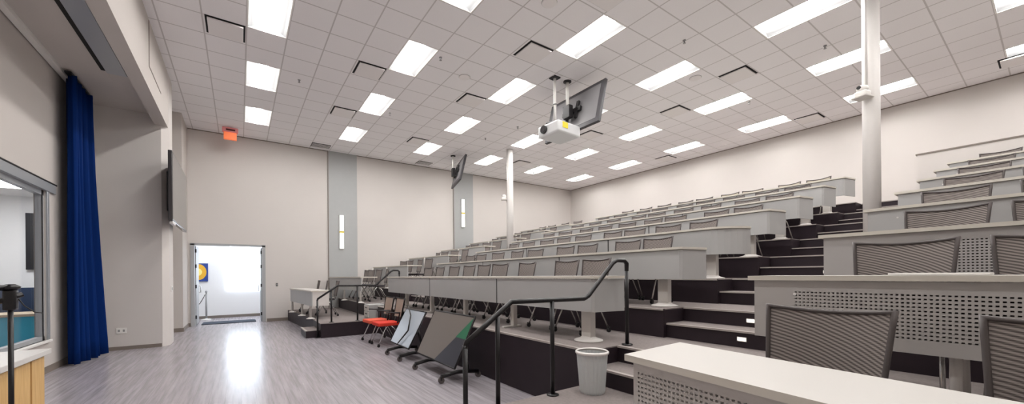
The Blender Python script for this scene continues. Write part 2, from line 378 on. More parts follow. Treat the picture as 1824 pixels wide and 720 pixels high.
S('floor_control_room', MB().box((-6.2, 4.5, -.1), (XF-.1, 13, 0), floor_m)); S('ceiling_control_room', MB().box((-6.2, 4.5, 3.25), (XF-.12, 13, 3.35), hall_m))
t = thing('ceiling_light_panel', 'bright ceiling panel seen through the control room window', 'ceiling light', (-3.75, 11.0, 3.25))
MB().box((-.36, -.72, -.03), (.36, .72, 0), white_pl).build('frame', t)
MB().box((-.32, -.68, -.04), (.32, .68, -.03), mat('control_lamp', (255, 255, 255), .5, emit=(250, 252, 255), estr=24)).build('lens', t)
t = thing('wall_display', 'tall narrow black display on the far wall behind the window', 'display', (-3.70, 12.995, 1.62))
MB().box((-.20, -.07, 0), (.07, 0, 1.26), screenoff_m, .01).build('housing', t); MB().box((-.18, -.074, .03), (.05, -.07, 1.23), blackpl_m).build('screen', t)
t = thing('reception_counter', 'teal-fronted counter with a beige top seen through the window', 'counter', (-3.75, 11.2, 0))
MB().box((-.9, -.3, .12), (.9, .3, .72), teal_m, .01).build('front_body', t); MB().box((-.85, -.26, 0), (.85, .26, .12), navy_m).build('plinth', t)
MB().box((-.95, -.4, .72), (.95, .4, .77), beige_m, .006).build('counter_top', t)
for k in (-.3, .3): MB().box((k-.004, -.306, .13), (k+.004, -.299, .71), navy_m).build('joint_strip', t)
MB().box((-3.95, 11.95, 0), (-3.35, 12.02, 1.24), navy_m, .01).build('privacy_screen', label='navy privacy screen standing behind the teal counter', cat='screen')
t = thing('office_chair', 'grey office chair back behind the teal counter', 'chair', (-3.75, 12.3, 0))
MB().box((-.2, -.03, .75), (.2, .03, 1.22), grey_pl, .02).build('backrest', t); MB().box((-.22, 0, .42), (.22, .4, .5), grey_pl, .02).build('seat', t); MB().tube([(0, .2, .06), (0, .2, .42)], .03, black_m).build('gas_post', t)
MB().lathe([(.28, 0), (.28, .02), (.05, .06)], (0, .2, 0), black_m).build('base', t)

# curtain
def curtain():
    mb = MB(); n = 84; m = 14; mi = mb.mi(curt_m); cols = []
    for a in range(n+1):
        u = a/n; col = []
        for b in range(m+1):
            v = b/m                                  # 0 = floor
            spread = 1+.16*(1-v)**2; y = 8.97+(u)*.92*spread*.93
            ph = u*2*PI*8.5
            x = -2.235+.065*math.sin(ph)*(1-.3*v)+.03*math.sin(ph*.37+1.1)+.14*(1-v)**1.5*(u**1.2) + .012*math.sin(ph*2.3+3*v)
            z = .03+.012*math.sin(ph*.5)+v*4.66
            col.append(mb.bm.verts.new((x, y, z)))
        cols.append(col)
    for a in range(n):
        for b in range(m):
            f = mb.bm.faces.new((cols[a][b], cols[a+1][b], cols[a+1][b+1], cols[a][b+1])); f.smooth = True; f.material_index = mi
    return mb
t = thing('stage_curtain', 'tall navy blue curtain hanging beside the window in the front alcove', 'curtain', (0, 0, 0))
o = curtain().build('curtain_fabric', t); sd = o.modifiers.new('s', 'SOLIDIFY'); sd.thickness = .006
MB().box((-2.27, 8.9, 4.69), (-2.19, 9.98, 4.72), blackpl_m).build('curtain_track', t)
# projection screen slot in the alcove ceiling
t = thing('projection_screen_case', 'long grey projection screen case with a black slot set in the alcove ceiling', 'projection screen', (0, 0, 0))
MB().box((-1.80, 2.0, 4.735), (-1.74, 8.62, 4.759), ventblack_m).build('slot', t)
MB().box((-1.74, 2.0, 4.72), (-1.50, 8.66, 4.759), alu_m, .004).build('case', t)
MB().box((-1.74, 8.7, 4.745), (-1.44, 9.0, 4.759), front_m, .004).build('end_cover', t)

# counter by the window + mic stand
t = thing('wood_counter', 'pale pine counter with a white top under the window at the left edge', 'counter', (0, 0, 0))
MB().box((XF+.02, 3.2, .0), (-1.56, 5.42, .70), wood_m).build('carcass', t)
MB().box((-1.56, 3.2, 0), (-1.535, 5.16, .70), wood_m, .003).build('front_panel', t); MB().box((-1.56, 5.18, 0), (-1.53, 5.44, .70), wood_m, .003).build('end_stile', t)
MB().box((-1.56, 3.2, .70), (-1.51, 5.47, .705), blackpl_m).build('shadow_strip', t)
MB().box((XF+.02, 3.2, .70), (-1.50, 5.5, .75), white_lam, .006).build('counter_top', t)
MB().disc((-1.534, 4.6, .42), .018, .004, (1, 0, 0), frame_m).build('knot', t, label='dark wood knot')
t = thing('microphone_stand', 'black microphone stand in front of the pine counter', 'microphone stand', (-1.09, 3.42, 0))
MB().lathe([(.13, 0), (.13, .015), (.03, .03), (.015, .05)], (0, 0, 0), black_m).build('base', t)
MB().tube([(0, 0, .03), (0, 0, 1.32)], .0115, black_m).build('pole', t)
MB().box((-.025, -.025, 1.24), (.025, .025, 1.36), black_m, .012).tube([(-.04, -.02, 1.29), (.04, .02, 1.33)], .015, black_m).lathe([(.035, 1.36), (.04, 1.375), (.016, 1.39)], (0, 0, 0), black_m).build('clutch', t)
MB().tube([(.02, .0, 1.375), (-.2, -.14, 1.35), (-.4, -.27, 1.33)], .016, black_m).build('boom', t)
MB().tube([(.02, .02, 1.31), (.04, .04, 1.26), (.07, .07, 1.22), (.1, .09, 1.21)], .003, black_m).build('cable', t)

# big wall display on the pier
t = thing('large_wall_display', 'very large grey flat display on the pier beyond the curtain', 'display', (-1.08, 10.85, 3.2))
rt = Matrix.Rotation(math.radians(4), 3, 'Z')
MB().box((-.045, -1.18, -.68), (.02, 1.2, .68), screenoff_m, .01).build('housing', t)
MB().box((.02, -1.15, -.65), (.026, 1.17, .65), tvscr_m).build('screen', t)
MB().box((-.145, -.5, -.4), (-.045, .4, .4), blackpl_m).build('wall_bracket', t)
MB().box((-.04, -1.1, -.73), (.02, -.75, -.68), white_pl, .01).build('sensor_bar', t, label='white sensor bar')

# ------------------------------------------------------------------ ceiling fixtures
def make_lamp():
    t = thing('ceiling_troffer_light', '', 'ceiling light', (0, 0, 0))
    a, b = T/2, T
    f = MB()
    f.box((-a, -b, 0), (-a+.02, b, .015), white_pl).box((a-.02, -b, 0), (a, b, .015), white_pl).box((-a, -b, 0), (a, -b+.02, .015), white_pl).box((-a, b-.02, 0), (a, b, .015), white_pl)
    f.build('frame', t)
    h = MB(); n = 8
    for s in (-1, 1):
        prof = [(s*(a-.02-(a-.11)*math.sin(k/n*PI/2)), .005+.085*math.sin(k/n*PI/2)**.8) for k in range(n+1)]
        for p, q in zip(prof, prof[1:]): h.poly([(p[0], -b+.02, p[1]), (p[0], b-.02, p[1]), (q[0], b-.02, q[1]), (q[0], -b+.02, q[1])][::s], refl_m, True)
    h.box((-a+.01, -b+.005, .005), (a-.01, -b+.02, .1), refl_m).box((-a+.01, b-.02, .005), (a-.01, b-.005, .1), refl_m)
    h.build('reflector', t)
    l = MB(); pr = [(.095*math.cos(k/8*PI), .088-.055*math.sin(k/8*PI)) for k in range(9)]
    l.prism(pr, -b+.03, b-.03, lens_m, axis='Y'); l.build('lens', t)
    return t
proto = make_lamp(); pt = tree_of(proto)
rowname = ['in the row nearest the right wall', 'in the second row from the right wall', 'in the third row from the right wall', 'in the third row from the left wall', 'in the second row from the left wall', 'in the row nearest the left wall']
for k, (lx, ly) in enumerate(lamps):
    i, j = k//6, k % 6
    o = proto if k == 0 else copy_tree(pt)
    o.location = (lx, ly, ZC); o['group'] = 'recessed ceiling troffers'
    o['label'] = f'recessed ceiling light, {ORD[j]} from the stage {rowname[i]}'
def vent(x, y, lab, s=.25, plain=False):
    t = thing('ceiling_vent', lab, 'vent', (x, y, ZC))
    MB().box((-s-.03, -s-.03, -.004), (s+.03, s+.03, 0), ventblack_m).build('gap', t, label='black gap around the plate') if not plain else None
    MB().box((-s, -s, -.035), (s, s, -.012), tile_hatch, .005).build('plate', t)
    MB().box((-.05, -.05, -.012), (.05, .05, 0), tile_hatch).build('neck', t)
vents = [(-.17, 8.17, 'beside the stage soffit'), (2.27, 8.17, 'between the first and second lamps columns left of centre'), (2.27, 10.62, 'nearest the doorway wall lamps'), (4.72, 8.17, 'over the centre block beside a lamp'),
         (4.72, 5.75, 'largest square one left of the projector'), (8.95, 3.93, 'right of the projector display in mid ceiling'), (9.56, 5.75, 'beyond the hanging display'), (8.95, 8.17, 'just under the hanging display'), (4.72, 11.6, 'left of the small far display'),
         (8.95, 11.72, 'behind the far thin column'), (13.15, 8.3, 'close to the back wall in its middle'), (13.15, 3.93, 'close to the back wall on the right'), (13.1, .42, 'at the right edge near the back wall'), (4.72, 3.9, 'at the top edge of the view')]
for x, y, l in vents: vent(x, y, 'square ceiling air vent plate ' + l)
for x, y, w in ((2.23, 13.75, 'nearer'), (5.85, 13.75, 'farther')):
    t = thing('ceiling_grille', f'slotted return grille at the left wall, the {w} one', 'grille', (x, y, ZC))
    MB().box((-.28, -.2, -.012), (.28, .2, 0), ventblack_m).build('frame', t)
    for k in range(5): MB().box((-.27, -.17+k*.08, -.02), (.27, -.145+k*.08, -.012), tile_hatch).build('slat', t)
for x, y, l in ((4.07, 4.55, 'above the front of the view'), (4.06, 8.12, 'beside the third lamp'), (8.31, 4.52, 'behind the fourth lamp')):
    y = y if l[0] != 'b' or x != 4.06 else 7.3
    t = thing('ceiling_speaker', 'round flush ceiling speaker ' + l, 'speaker', (x, y, ZC))
    MB().lathe([(.12, -.004), (.12, -.012), (.108, -.014), (.004, -.016)], (0, 0, 0), tile_hatch).build('grille', t)
    MB().lathe([(.125, 0), (.125, -.004), (.11, -.006)], (0, 0, 0), grey_pl).build('rim', t)
for k, (x, y) in enumerate(((3.3, 6.9), (3.3, 10.0), (1.1, 9.4), (6.8, 3.9), (6.7, 8.9), (9.2, 2.5), (10.6, 4.4), (6.4, 10.2))):
    t = thing('ceiling_sprinkler', 'small sprinkler head in the tiled ceiling', 'sprinkler', (x, y, ZC), 0, 'ceiling sprinklers')
    MB().lathe([(.03, 0), (.03, -.01), (.012, -.02)], (0, 0, 0), grey_pl, 12).build('escutcheon', t); MB().lathe([(.012, -.02), (.012, -.05), (.025, -.055), (.025, -.06)], (0, 0, 0), grey_pl, 12).build('deflector', t)

# projector on its pole
t = thing('ceiling_projector', 'white ceiling-hung projector with a yellow sticker facing the stage', 'projector', (5.72, 6.13, 4.52), math.radians(4))
MB().box((-.33, -.30, -.14), (.36, .30, .10), projbody_m, .04).build('body', t)
MB().disc((-.345, .1, -.01), .085, .06, (1, 0, 0), blackpl_m, 24).disc((-.38, .1, -.01), .06, .01, (1, 0, 0), screenoff_m, 24).build('lens', t, label='black lens')
MB().box((-.2, -.308, -.04), (-.04, -.299, .08), yellow_m).build('sticker', t, label='yellow sticker')
MB().box((-.2, -.2, .10), (.2, .2, .125), blackpl_m).tube([(-.18, -.18, .11), (-.18, .18, .2), (.18, .18, .11)], .014, black_m).build('mount_plate', t)
MB().tube([(0, .1, .12), (0, .1, ZC-4.52)], .032, white_pl, 12).disc((0, .1, .62), .042, .03, (0, 0, 1), grey_pl).build('pole', t)
MB().box((-.09, .01, ZC-4.52-.02), (.09, .19, ZC-4.52-.002), blackpl_m).build('ceiling_plate', t)
def hung_display(label, loc, rz, w, h, tilt, pole, backm):
    t = thing('hanging_display', label, 'display', loc, rz)
    ry = Matrix.Rotation(tilt, 3, 'Y')
    MB().box((-.02, -w/2, -h/2), (.05, w/2, h/2), backm, .012, ry, (0, 0, 0)).box((-.026, -w/2+.10, -h/2+.10), (-.02, w/2-.12, h/2-.08), tvback_m, 0, ry, (0, 0, 0)).build('housing', t)
    MB().box((.05, -w/2+.03, -h/2+.03), (.054, w/2-.03, h/2-.03), screenoff_m, 0, ry, (0, 0, 0)).build('screen', t)
    px = -.19
    MB().box((-.09, -.28, -.05), (-.03, .28, .05), blackpl_m, 0, ry, (0, 0, 0)).box((-.09, -.2, -.2), (-.04, -.13, .2), blackpl_m, 0, ry, (0, 0, 0)).box((-.09, .13, -.2), (-.04, .2, .2), blackpl_m, 0, ry, (0, 0, 0)).box((px-.05, -.1, -.16), (px+.07, .1, .12), blackpl_m, .01).build('bracket', t)
    MB().tube([(px, 0, .1), (px, 0, pole)], .036, white_pl, 12).build('pole', t)
    MB().lathe([(.09, 0), (.09, -.02), (.04, -.03)], (px, 0, pole), blackpl_m).build('ceiling_plate', t)
    return t
hung_display('large display hung from the ceiling beside the projector, its back to the stage', (6.25, 6.2, 5.06), 0, 1.68, .98, math.radians(14), ZC-5.06, tvback2_m)
hung_display('small-looking far display hung from a white pole near the left wall', (6.55, 12.3, 5.15), math.radians(-16), 1.5, .92, math.radians(14), ZC-5.15, tvback2_m)

# columns with cameras
def column(x, y, r, lab, camz, ang, camlab):
    t = thing('round_column' if r < .11 else 'steel_column', lab, 'column', (x, y, 1.675))
    MB().tube([(0, 0, -.335 if x < 7.8 else 0), (0, 0, ZC-1.675)], r, colm_m, 28).build('shaft', t)
    MB().lathe([(r+.03, 0), (r+.03, .02), (r, .03)], (0, 0, 0), colm_m).build('base_collar', t)
    d = Vector((math.cos(ang), math.sin(ang), 0)); e = d*(r+.012)
    z0 = camz-1.675
    if lab.startswith('thick'): MB().tube([e+Vector((0, 0, z0)), e+Vector((0, 0, ZC-1.675))], .014, colm_m).build('conduit', t)
    else: MB().tube([e+Vector((0, 0, z0-1.9)), e+Vector((0, 0, z0))], .012, colm_m).build('conduit', t)
    c = thing('security_camera', camlab, 'camera', Vector((x, y, camz))+d*(r+.001), ang)
    MB().box((0, -.09, -.05), (.2, .09, -.025), post_m, .008).build('shelf', c)
    MB().box((.03, -.07, -.025), (.17, .07, .05), white_pl, .02).build('camera_base', c)
    MB().lathe([(.055, .05), (.07, .08), (.06, .12), (.03, .14), (.005, .145)], (.1, 0, 0), white_pl).build('camera_head', c)
    MB().disc((.165, -.01, .1), .026, .02, (1, 0, 0), blackpl_m).build('lens', c)
column(7.7, 1.56, .10, 'thick white column rising through the seating on the right', 4.0, math.radians(165), 'white camera on a shelf on the thick right column')
column(7.7, 10.7, .108, 'slender white column standing farther left in the seating', 4.05, math.radians(140), 'white camera box on the slender far column')

# ------------------------------------------------------------------ tiers
ST = .335; XR = lambda k: 2.83+1.25*(k-2); KT = 9
def zt(k): return ST*k
AR = (1.22, 2.62); AL = (9.62, 10.74)           # aisles in Y
def slab(x0, x1, y0, y1, z1, z0=0):
    mb = MB(); mb.box((x0, y0, z0), (x1, y1, z1-.012), dark_m); mb.box((x0-.012, y0, z1-.012), (x1, y1, z1), tread_m); mb.box((x0-.014, y0, z1-.018), (x0+.03, y1, z1+.001), nose_m); return mb
# level 1: right block apron, right landing, left landing, left block
S('floor_tier', MB().box((1.05, YR, 0), (2.83, AR[0], zt(1)), dark_m).box((1.05, YR, zt(1)), (2.83, AR[0], zt(1)+.002), tread_m))
S('floor_tier', MB().box((1.53, AR[0], 0), (3.27, AR[1]+.01, zt(1)), dark_m).box((1.515, AR[0], zt(1)-.012), (3.27, AR[1]+.025, zt(1)+.002), tread_m))
S('floor_tier', MB().box((1.53, AL[0]-.03, 0), (3.27, AL[1], zt(1)), dark_m).box((1.515, AL[0]-.045, zt(1)-.012), (3.27, AL[1], zt(1)+.002), tread_m))
S('floor_tier', MB().prism([(1.53, AL[1]), (2.83, AL[1]), (2.83, YL), (1.28, YL)], 0, zt(1), dark_m, tread_m))
for y0, y1 in (AR, AL): S('floor_step', slab(1.24, 1.53, y0+.15, y1-.15, .168))
# blocks
for (y0, y1) in ((YR, AR[0]), (AR[1], AL[0]), (AL[1], YL)):
    for k in range(2, KT+1):
        x1 = XR(k+1) if k < KT else XB
        S('floor_tier', slab(XR(k), x1, y0, y1, zt(k), 0))
for (y0, y1) in (AR, AL):
    for k in range(2, KT+1):
        xa = XR(k)+.43; x1 = XR(k+1)+.43 if k < KT else XB
        S('floor_tier', slab(xa, x1, y0, y1, zt(k), 0))
        S('floor_step', slab(XR(k)+.06, xa, y0+.003, y1-.003, zt(k)-.168, zt(k-1)+.001))
# step lights
for k in range(3, 8):
    for dy, dx, dz in ((1.80, .06, -.25), (1.87, .43, -.10)):
        x = XR(k)+dx; t = thing('step_light', f'small glowing step light on the {"lower" if dx < .1 else "upper"} riser, {ORD[k-3]} aisle step up', 'step light', (x-.001, dy, zt(k)+dz))
        MB().box((-.008, -.045, -.022), (0, .045, .022), white_pl, .004).build('bezel', t)
        MB().box((-.012, -.035, -.014), (-.008, .035, .014), stepl_m, .002).build('lens', t)

# ------------------------------------------------------------------ desks
DH = .73
def end_arc(xf, ye, style, dep=.42):
    if style == 'round': return [(xf+dep-dep*math.cos(a), ye+dep*(1-math.sin(a))) for a in [k/8*PI/2 for k in range(9)]]
    return [(xf, ye+.10), (xf+.02, ye+.07), (xf+dep, ye)]
def make_desk(name_lab, k, xf, y0, y1, style, perfm=None, pedx=.16, pedy=None, joints=(), xf_far=None, dep=.48):
    z = zt(k); t = thing('lecture_desk', name_lab, 'desk', (0, 0, 0))
    xe = xf if xf_far is None else xf_far
    fl = (end_arc(xf, y0, style) if style != 'square' else [(xf, y0)])
    path = [(xe, y1)] + fl               # front edge, far -> near
    back_near = [] if style != 'square' else [(xf+dep, y0)]
    top = path + back_near + [(xf+dep, y0+(.02 if style != 'square' else 0))] + [(xe+dep, y1)]
    if style == 'square': top = path + [(xf+dep, y0), (xe+dep, y1)]
    MB().prism(top, z+DH-.028, z+DH, edge_lam, white_lam).build('desktop', t)
    # modesty panel follows the front edge inset 2.5 cm
    ins = .022; pth = [(xe+ins, y1-.02)] + ([(p[0]+ins, p[1]+ins*.6) for p in fl] if style != 'square' else [(xf+ins, y0+.03)])
    zb, zt_ = z+.345, z+DH-.034
    segs = []; cur = [pth[0]]
    for j in sorted(joints, reverse=True):
        u = (j-y1)/(pth[1][1]-y1); px = pth[0][0]+(pth[1][0]-pth[0][0])*u
        cur.append((px, j+.004)); segs.append(cur); cur = [(px, j-.004)]
    segs.append(cur + pth[1:])
    for sg in segs:
        mb = MB(); th = .018
        for (a, b) in zip(sg, sg[1:]):
            d = Vector((b[0]-a[0], b[1]-a[1], 0)).normalized(); nrm = Vector((-d.y, d.x, 0))
            if nrm.x < 0 and abs(d.y) > .3: nrm = -nrm
            if abs(d.y) <= .3: nrm = Vector((0, 1, 0))
            q = [Vector((*a, 0)), Vector((*b, 0)), Vector((*b, 0))+nrm*th, Vector((*a, 0))+nrm*th]
            mb.prism([(v.x, v.y) for v in q], zb, zt_, perfm or panel_m)
        mb.build('modesty_panel', t)
    for j in joints: MB().box((xf+ins-.003, j-.008, zb), (xf+ins+.002, j+.008, zt_), blackpl_m).build('joint_strip', t)
    # pedestals
    ys = []; yy = pedy if pedy is not None else y0+.62
    n = 0
    while yy < y1-.2:
        fx = xf+(xe-xf)*(yy-y0)/(y1-y0)
        if n == 0 and style != 'square':
            MB().box((fx+pedx, yy-.07, z+.03), (fx+pedx+.08, yy+.07, z+DH-.03), post_m, .006).build('pedestal', t)
            MB().lathe([(.16, 0), (.16, .012), (.1, .03), (.07, .05)], (fx+pedx+.04, yy, z), foot_m).build('foot', t)
        elif style == 'square':
            for s in (-1, 1): MB().tube([(fx+pedx+.02+s*.14, yy, z+.01), (fx+pedx+.02+s*.04, yy, z+DH-.03)], .022, post_m, 8).build('pedestal', t)
        else:
            MB().box((fx+pedx, yy-.035, z+.02), (fx+pedx+.07, yy+.035, z+DH-.03), post_m, .006).build('pedestal', t)
            MB().box((fx+pedx-.16, yy-.03, z), (fx+pedx+.15, yy+.03, z+.025), post_m, .006).build('foot', t)
        yy += 1.42 if style != 'square' else 1.5; n += 1
    return t
cxf = {2: 3.05, 3: 4.28, 4: 5.48, 5: 6.70, 6: 7.90, 7: 9.12, 8: 10.38}
for k, xf in cxf.items():
    which = {2: 'lowest row of the centre block', 8: 'topmost row of the centre block'}.get(k, f'{ORD[k-2]} row up in the centre block')
    make_desk(f'long curved-end desk with white top and grey panel, {which}', k, xf, 2.70 if k == 2 else 2.44, 9.56 if k == 2 else 9.3, 'round' if k == 4 else 'chamfer',
              joints=(4.62, 7.0) if k < 5 else (4.62,), pedy=3.02 if k == 2 else 2.86)
rp = {1: perf('perforated_panel_front', (196, 192, 188), -2, 1.035, zt(1)+.385, zt(1)+.665), 2: perf('perforated_panel_second', (186, 183, 180), -2, .90, zt(2)+.405, zt(2)+.645), 3: perf('perforated_panel_third', (180, 177, 175), -2, .62, zt(3)+.405, zt(3)+.645)}
for k in range(1, 9):
    xf = 1.40+1.33*(k-1); xn = xf-.02 if k > 1 else 1.12
    which = {1: 'nearest row at bottom right', 8: 'topmost row of the right block'}.get(k, f'{ORD[k-1]} row up in the right block')
    # near (right-hand) end is Y=1.15; desk runs away to the right wall
    t = thing('lecture_desk', f'long desk with white top and {"perforated" if k < 4 else "plain"} grey panel, {which}', 'desk', (0, 0, 0))
    yl = {1: 1.09, 2: 1.15}.get(k, 1.16); z = zt(k); y0 = -1.7; dep = .47
    xr = xf-.13*(yl-y0)/1.0*(1 if k == 1 else .15)
    MB().prism([(xf, yl), (xr, y0), (xr+dep, y0), (xf+dep, yl+(.02 if k == 1 else 0))], z+DH-.028, z+DH, edge_lam, white_lam).build('desktop', t)
    MB().prism([(xf+.022, yl-.03), (xr+.022, y0), (xr+.04, y0), (xf+.04, yl-.03)], z+.345, z+DH-.03, rp.get(k, panel_m)).build('modesty_panel', t)
    for yy in (.28, -.95):
        fx = xf+(xr-xf)*(yl-yy)/(yl-y0)
        for s in (-1, 1): MB().tube([(fx+.22+s*.17, yy, z+.012), (fx+.22+s*.05, yy, z+DH-.03)], .022, post_m, 8).build('leg', t)
        MB().tube([(fx+.08, yy, z+.4), (fx+.36, yy, z+.4)], .014, post_m, 8).build('brace', t)
    if k < 4: MB().prism([(xf+.07, yl-.06), (xr+.07, y0+.02), (xr+.2, y0+.02), (xf+.2, yl-.06)], z+.37, z+DH-.05, frame_m).build('dark_backing', t)  # added unseen dark box so the panel holes look dark
    MB().disc((xf+.02, yl-.25, z+.62), .008, .01, (1, 0, 0), white_pl, 10).build('panel_bolt', t)
for k in range(1, 9):
    xf = 1.45 if k == 1 else 1.40+1.33*(k-1)
    which = {1: 'lowest row of the far left block', 8: 'topmost row of the far left block'}.get(k, f'{ORD[k-1]} row up in the far left block')
    y0, y1 = (10.5, 13.3) if k == 1 else (10.85, 14.0)
    xe = xf-.2 if k == 1 else (xf-.25 if k == 2 else xf-.1); z = zt(k)
    t = thing('lecture_desk', f'short desk with white top and grey panel, {which}', 'desk', (0, 0, 0))
    MB().prism([(xf, y0), (xf+.46, y0), (xe+.46, y1), (xe, y1)], z+DH-.03, z+DH, edge_lam, white_lam).build('desktop', t)
    MB().prism([(xf+.02, y0+.02), (xf+.04, y0+.02), (xe+.04, y1-.02), (xe+.02, y1-.02)], z+.34, z+DH-.03, panel_m).build('modesty_panel', t)
    if k == 1: MB().box((xf+.04, y0+.02, z+.34), (xf+.42, y0+.038, z+DH-.03), wall_m).build('end_panel', t)
    for yy in ((y0+.35, y0+1.37, y1-.05) if k == 1 else (y0+.2, y0+1.7, y1-.1)):
        MB().tube([(xf+.06-.07*(yy-y0), yy, z+.02), (xf+.06-.07*(yy-y0), yy, z+DH-.03)], .03, post_m, 10).build('pedestal', t)
        MB().lathe([(.10, 0), (.10, .012), (.04, .04)], (xf+.06-.07*(yy-y0), yy, z), foot_m).build('foot', t)
# loose sheet on the second right desk
MB().box((2.86, .18, zt(2)+DH+.001), (3.05, .52, zt(2)+DH+.012), white_pl, .003).build('paper_pad', label='thin white pad lying on the second desk of the right block', cat='paper pad')
# half wall at the back right
S('wall_rear_guard', MB().box((11.75, YR, zt(9)-.01), (11.85, 1.68, 3.86), wall_m).box((11.73, YR, 3.86), (11.87, 1.70, 3.885), baseb_m))

# ------------------------------------------------------------------ chairs (sitter faces -X)
def back_pt(u, v, wt=.475, wb=.42):
    w = wb+(wt-wb)*v; y = (u-.5)*w; x = .235+.035*(1-(2*u-1)**2)+.075*v; z = .55+.40*v-(.018*math.sin(u*PI) if v > .99 else .018*math.sin(u*PI)*v)
    return Vector((x, y, z))
def make_chair(seatm, backm, frm, solid=False, castor=True):
    t = thing('mesh_back_chair' if not solid else 'stacking_chair', '', 'chair')
    s = MB(); s.box((-.23, -.22, .43 if not solid else .405), (.2, .22, .475), seatm, .018); s.build('seat', t)
    n = 10; f = MB(); per = [back_pt(0, v/6) for v in range(7)] + [back_pt(u/8, 1) for u in range(1, 8)] + [back_pt(1, 1-v/6) for v in range(7)] + [back_pt(1-u/8, 0) for u in range(1, 8)]
    f.tube(per, .0105, frm, 6, closed=True)
    for y in (-.12, .12): f.tube([(.12, y, .43), (.22, y, .47), (.245, y, .56)], .011, frm, 6)
    f.build('back_frame', t)
    b = MB(); mi = b.mi(backm); g_ = [[b.bm.verts.new(back_pt(u/n, v/6)) for v in range(7)] for u in range(n+1)]
    g2 = [[b.bm.verts.new(back_pt(u/n, v/6)+Vector((.006 if not solid else .022, 0, 0))) for v in range(7)] for u in range(n+1)]
    for gg, r in ((g_, 1), (g2, -1)):
        for u in range(n):
            for v in range(6):
                q = [gg[u][v], gg[u][v+1], gg[u+1][v+1], gg[u+1][v]][::r]; fa = b.bm.faces.new(q); fa.smooth = True; fa.material_index = mi
    b.build('backrest', t)
    for sy in (-1, 1):
        for sx in (-1, 1):
            foot = (sx*.25+.02, sy*.235, .045)
            l = MB(); l.tube([(.0+sx*.015, sy*.2, .43), (sx*.1+.01, sy*.215, .34), foot], .0115, silver_m, 6)
            lo = l.build('leg', t)
            if castor:
                MB().disc((foot[0], foot[1], .028), .028, .028, (0, 1, 0), blackpl_m, 10).box((foot[0]-.016, foot[1]-.02, .035), (foot[0]+.016, foot[1]+.02, .065), blackpl_m).build('castor', lo)
    return t
near = make_chair(seat_m, mesh_m, frame_m); tn = tree_of(near); near_used = False
far = make_chair(seat_m, mesh_m, frame_m, castor=False); tf = tree_of(far); far_used = False
pale = make_chair(seat_m, tanchair_m, frame_m, castor=False); tp = tree_of(pale); pale_used = False
used = set()
def put(tr, x, y, z, rz, label, group):
    o = tr[0] if tr[0].name not in used else copy_tree(tr)
    used.add(tr[0].name)
    o.location = (x, y, z); o.rotation_euler = (0, 0, rz); o['label'] = label; o['group'] = group; return o
rnd = random.Random(3)
RN = {2: 'lowest desk row', 3: 'second desk row', 4: 'third desk row', 5: 'fourth desk row', 6: 'fifth desk row', 7: 'sixth desk row', 8: 'topmost desk row'}
rows_c = {2: [3.52, 4.08, 5.05, 5.78, 6.38, 7.02, 7.68, 8.40, 9.05],
          3: None, 4: None, 5: None, 6: None, 7: None, 8: None}
for k, xf in cxf.items():
    ys = rows_c[k] or [3.45+.05*k*0+j*.655+rnd.uniform(-.07, .07) for j in range(9)]
    if k == 3: ys = [3.41, 3.96, 4.85, 5.41, 6.31, 6.93, 7.68, 8.5, 9.05]
    if k == 4: ys = [3.38, 3.99, 4.72, 5.26, 6.08, 6.7, 7.3, 8.0, 8.7]
    if k == 5: ys = [3.2, 3.78, 4.57, 5.13, 5.8, 6.5, 7.15, 7.9, 8.6]
    if k == 6: ys = [3.14, 3.72, 4.5, 5.1, 5.8, 6.4, 7.2, 7.9, 8.6]
    if k == 7: ys = [3.23, 3.83, 4.5, 5.2, 5.8, 6.5, 7.1, 7.9, 8.6]
    if k == 8: ys = [3.24, 3.82, 4.6, 5.2, 5.9, 6.5, 7.2, 7.9, 8.6]
    for n_, y in enumerate(ys):
        tr = tn if k <= 3 else (tp if k == 8 and n_ < 4 else tf)
        j = .07 if k < 5 else .14
        put(tr, xf+.60+rnd.uniform(-.02, .03), y, zt(k)+.002, rnd.uniform(-j, j), f'{"pale" if tr is tp else "grey"} mesh chair, {RN[k]} of centre block, {ORD[n_]} from the near aisle', 'chairs in the centre block')
RN1 = {1: 'nearest desk', 2: 'second desk', 3: 'third desk', 4: 'fourth desk', 5: 'fifth desk', 6: 'sixth desk', 7: 'seventh desk', 8: 'topmost desk'}
rys = {1: [.645, -.06], 2: [.585, -.02], 3: [.56, -.05], 4: [.61, -.05], 5: [.61, -.02], 6: [.6, 0], 7: [.62, 0], 8: [.6, -.02]}
for k in range(1, 9):
    xf = 1.40+1.33*(k-1)
    for n_, y in enumerate(rys[k]):
        put(tn if k < 4 else tf, xf+.56-(.04*n_ if k == 1 else 0), y, zt(k)+.002, {1: -.06, 2: 0}.get(k, rnd.uniform(-.05, .05)), f'grey mesh chair at the {RN1[k]} of the right block, {ORD[n_]} from the aisle', 'chairs in the right block').scale = (1, 1, .96 if k == 1 else 1)
for k in range(1, 9):
    xf = 1.45 if k == 1 else 1.40+1.33*(k-1)
    for n_, y in enumerate([11.4, 12.15, 12.95, 13.6] if k > 1 else [11.4, 12.4, 13.25]):
        put(tn if k < 3 else tf, xf+.62-(.13+.1*(y-11.4) if k == 1 else 0), y+rnd.uniform(-.06, .06), zt(k)+.002, rnd.uniform(-.2, .2), f'grey mesh chair, {RN1[k] if k > 1 else "lowest desk"} of the far left block, {ORD[n_]} from its aisle', 'chairs in the far left block')
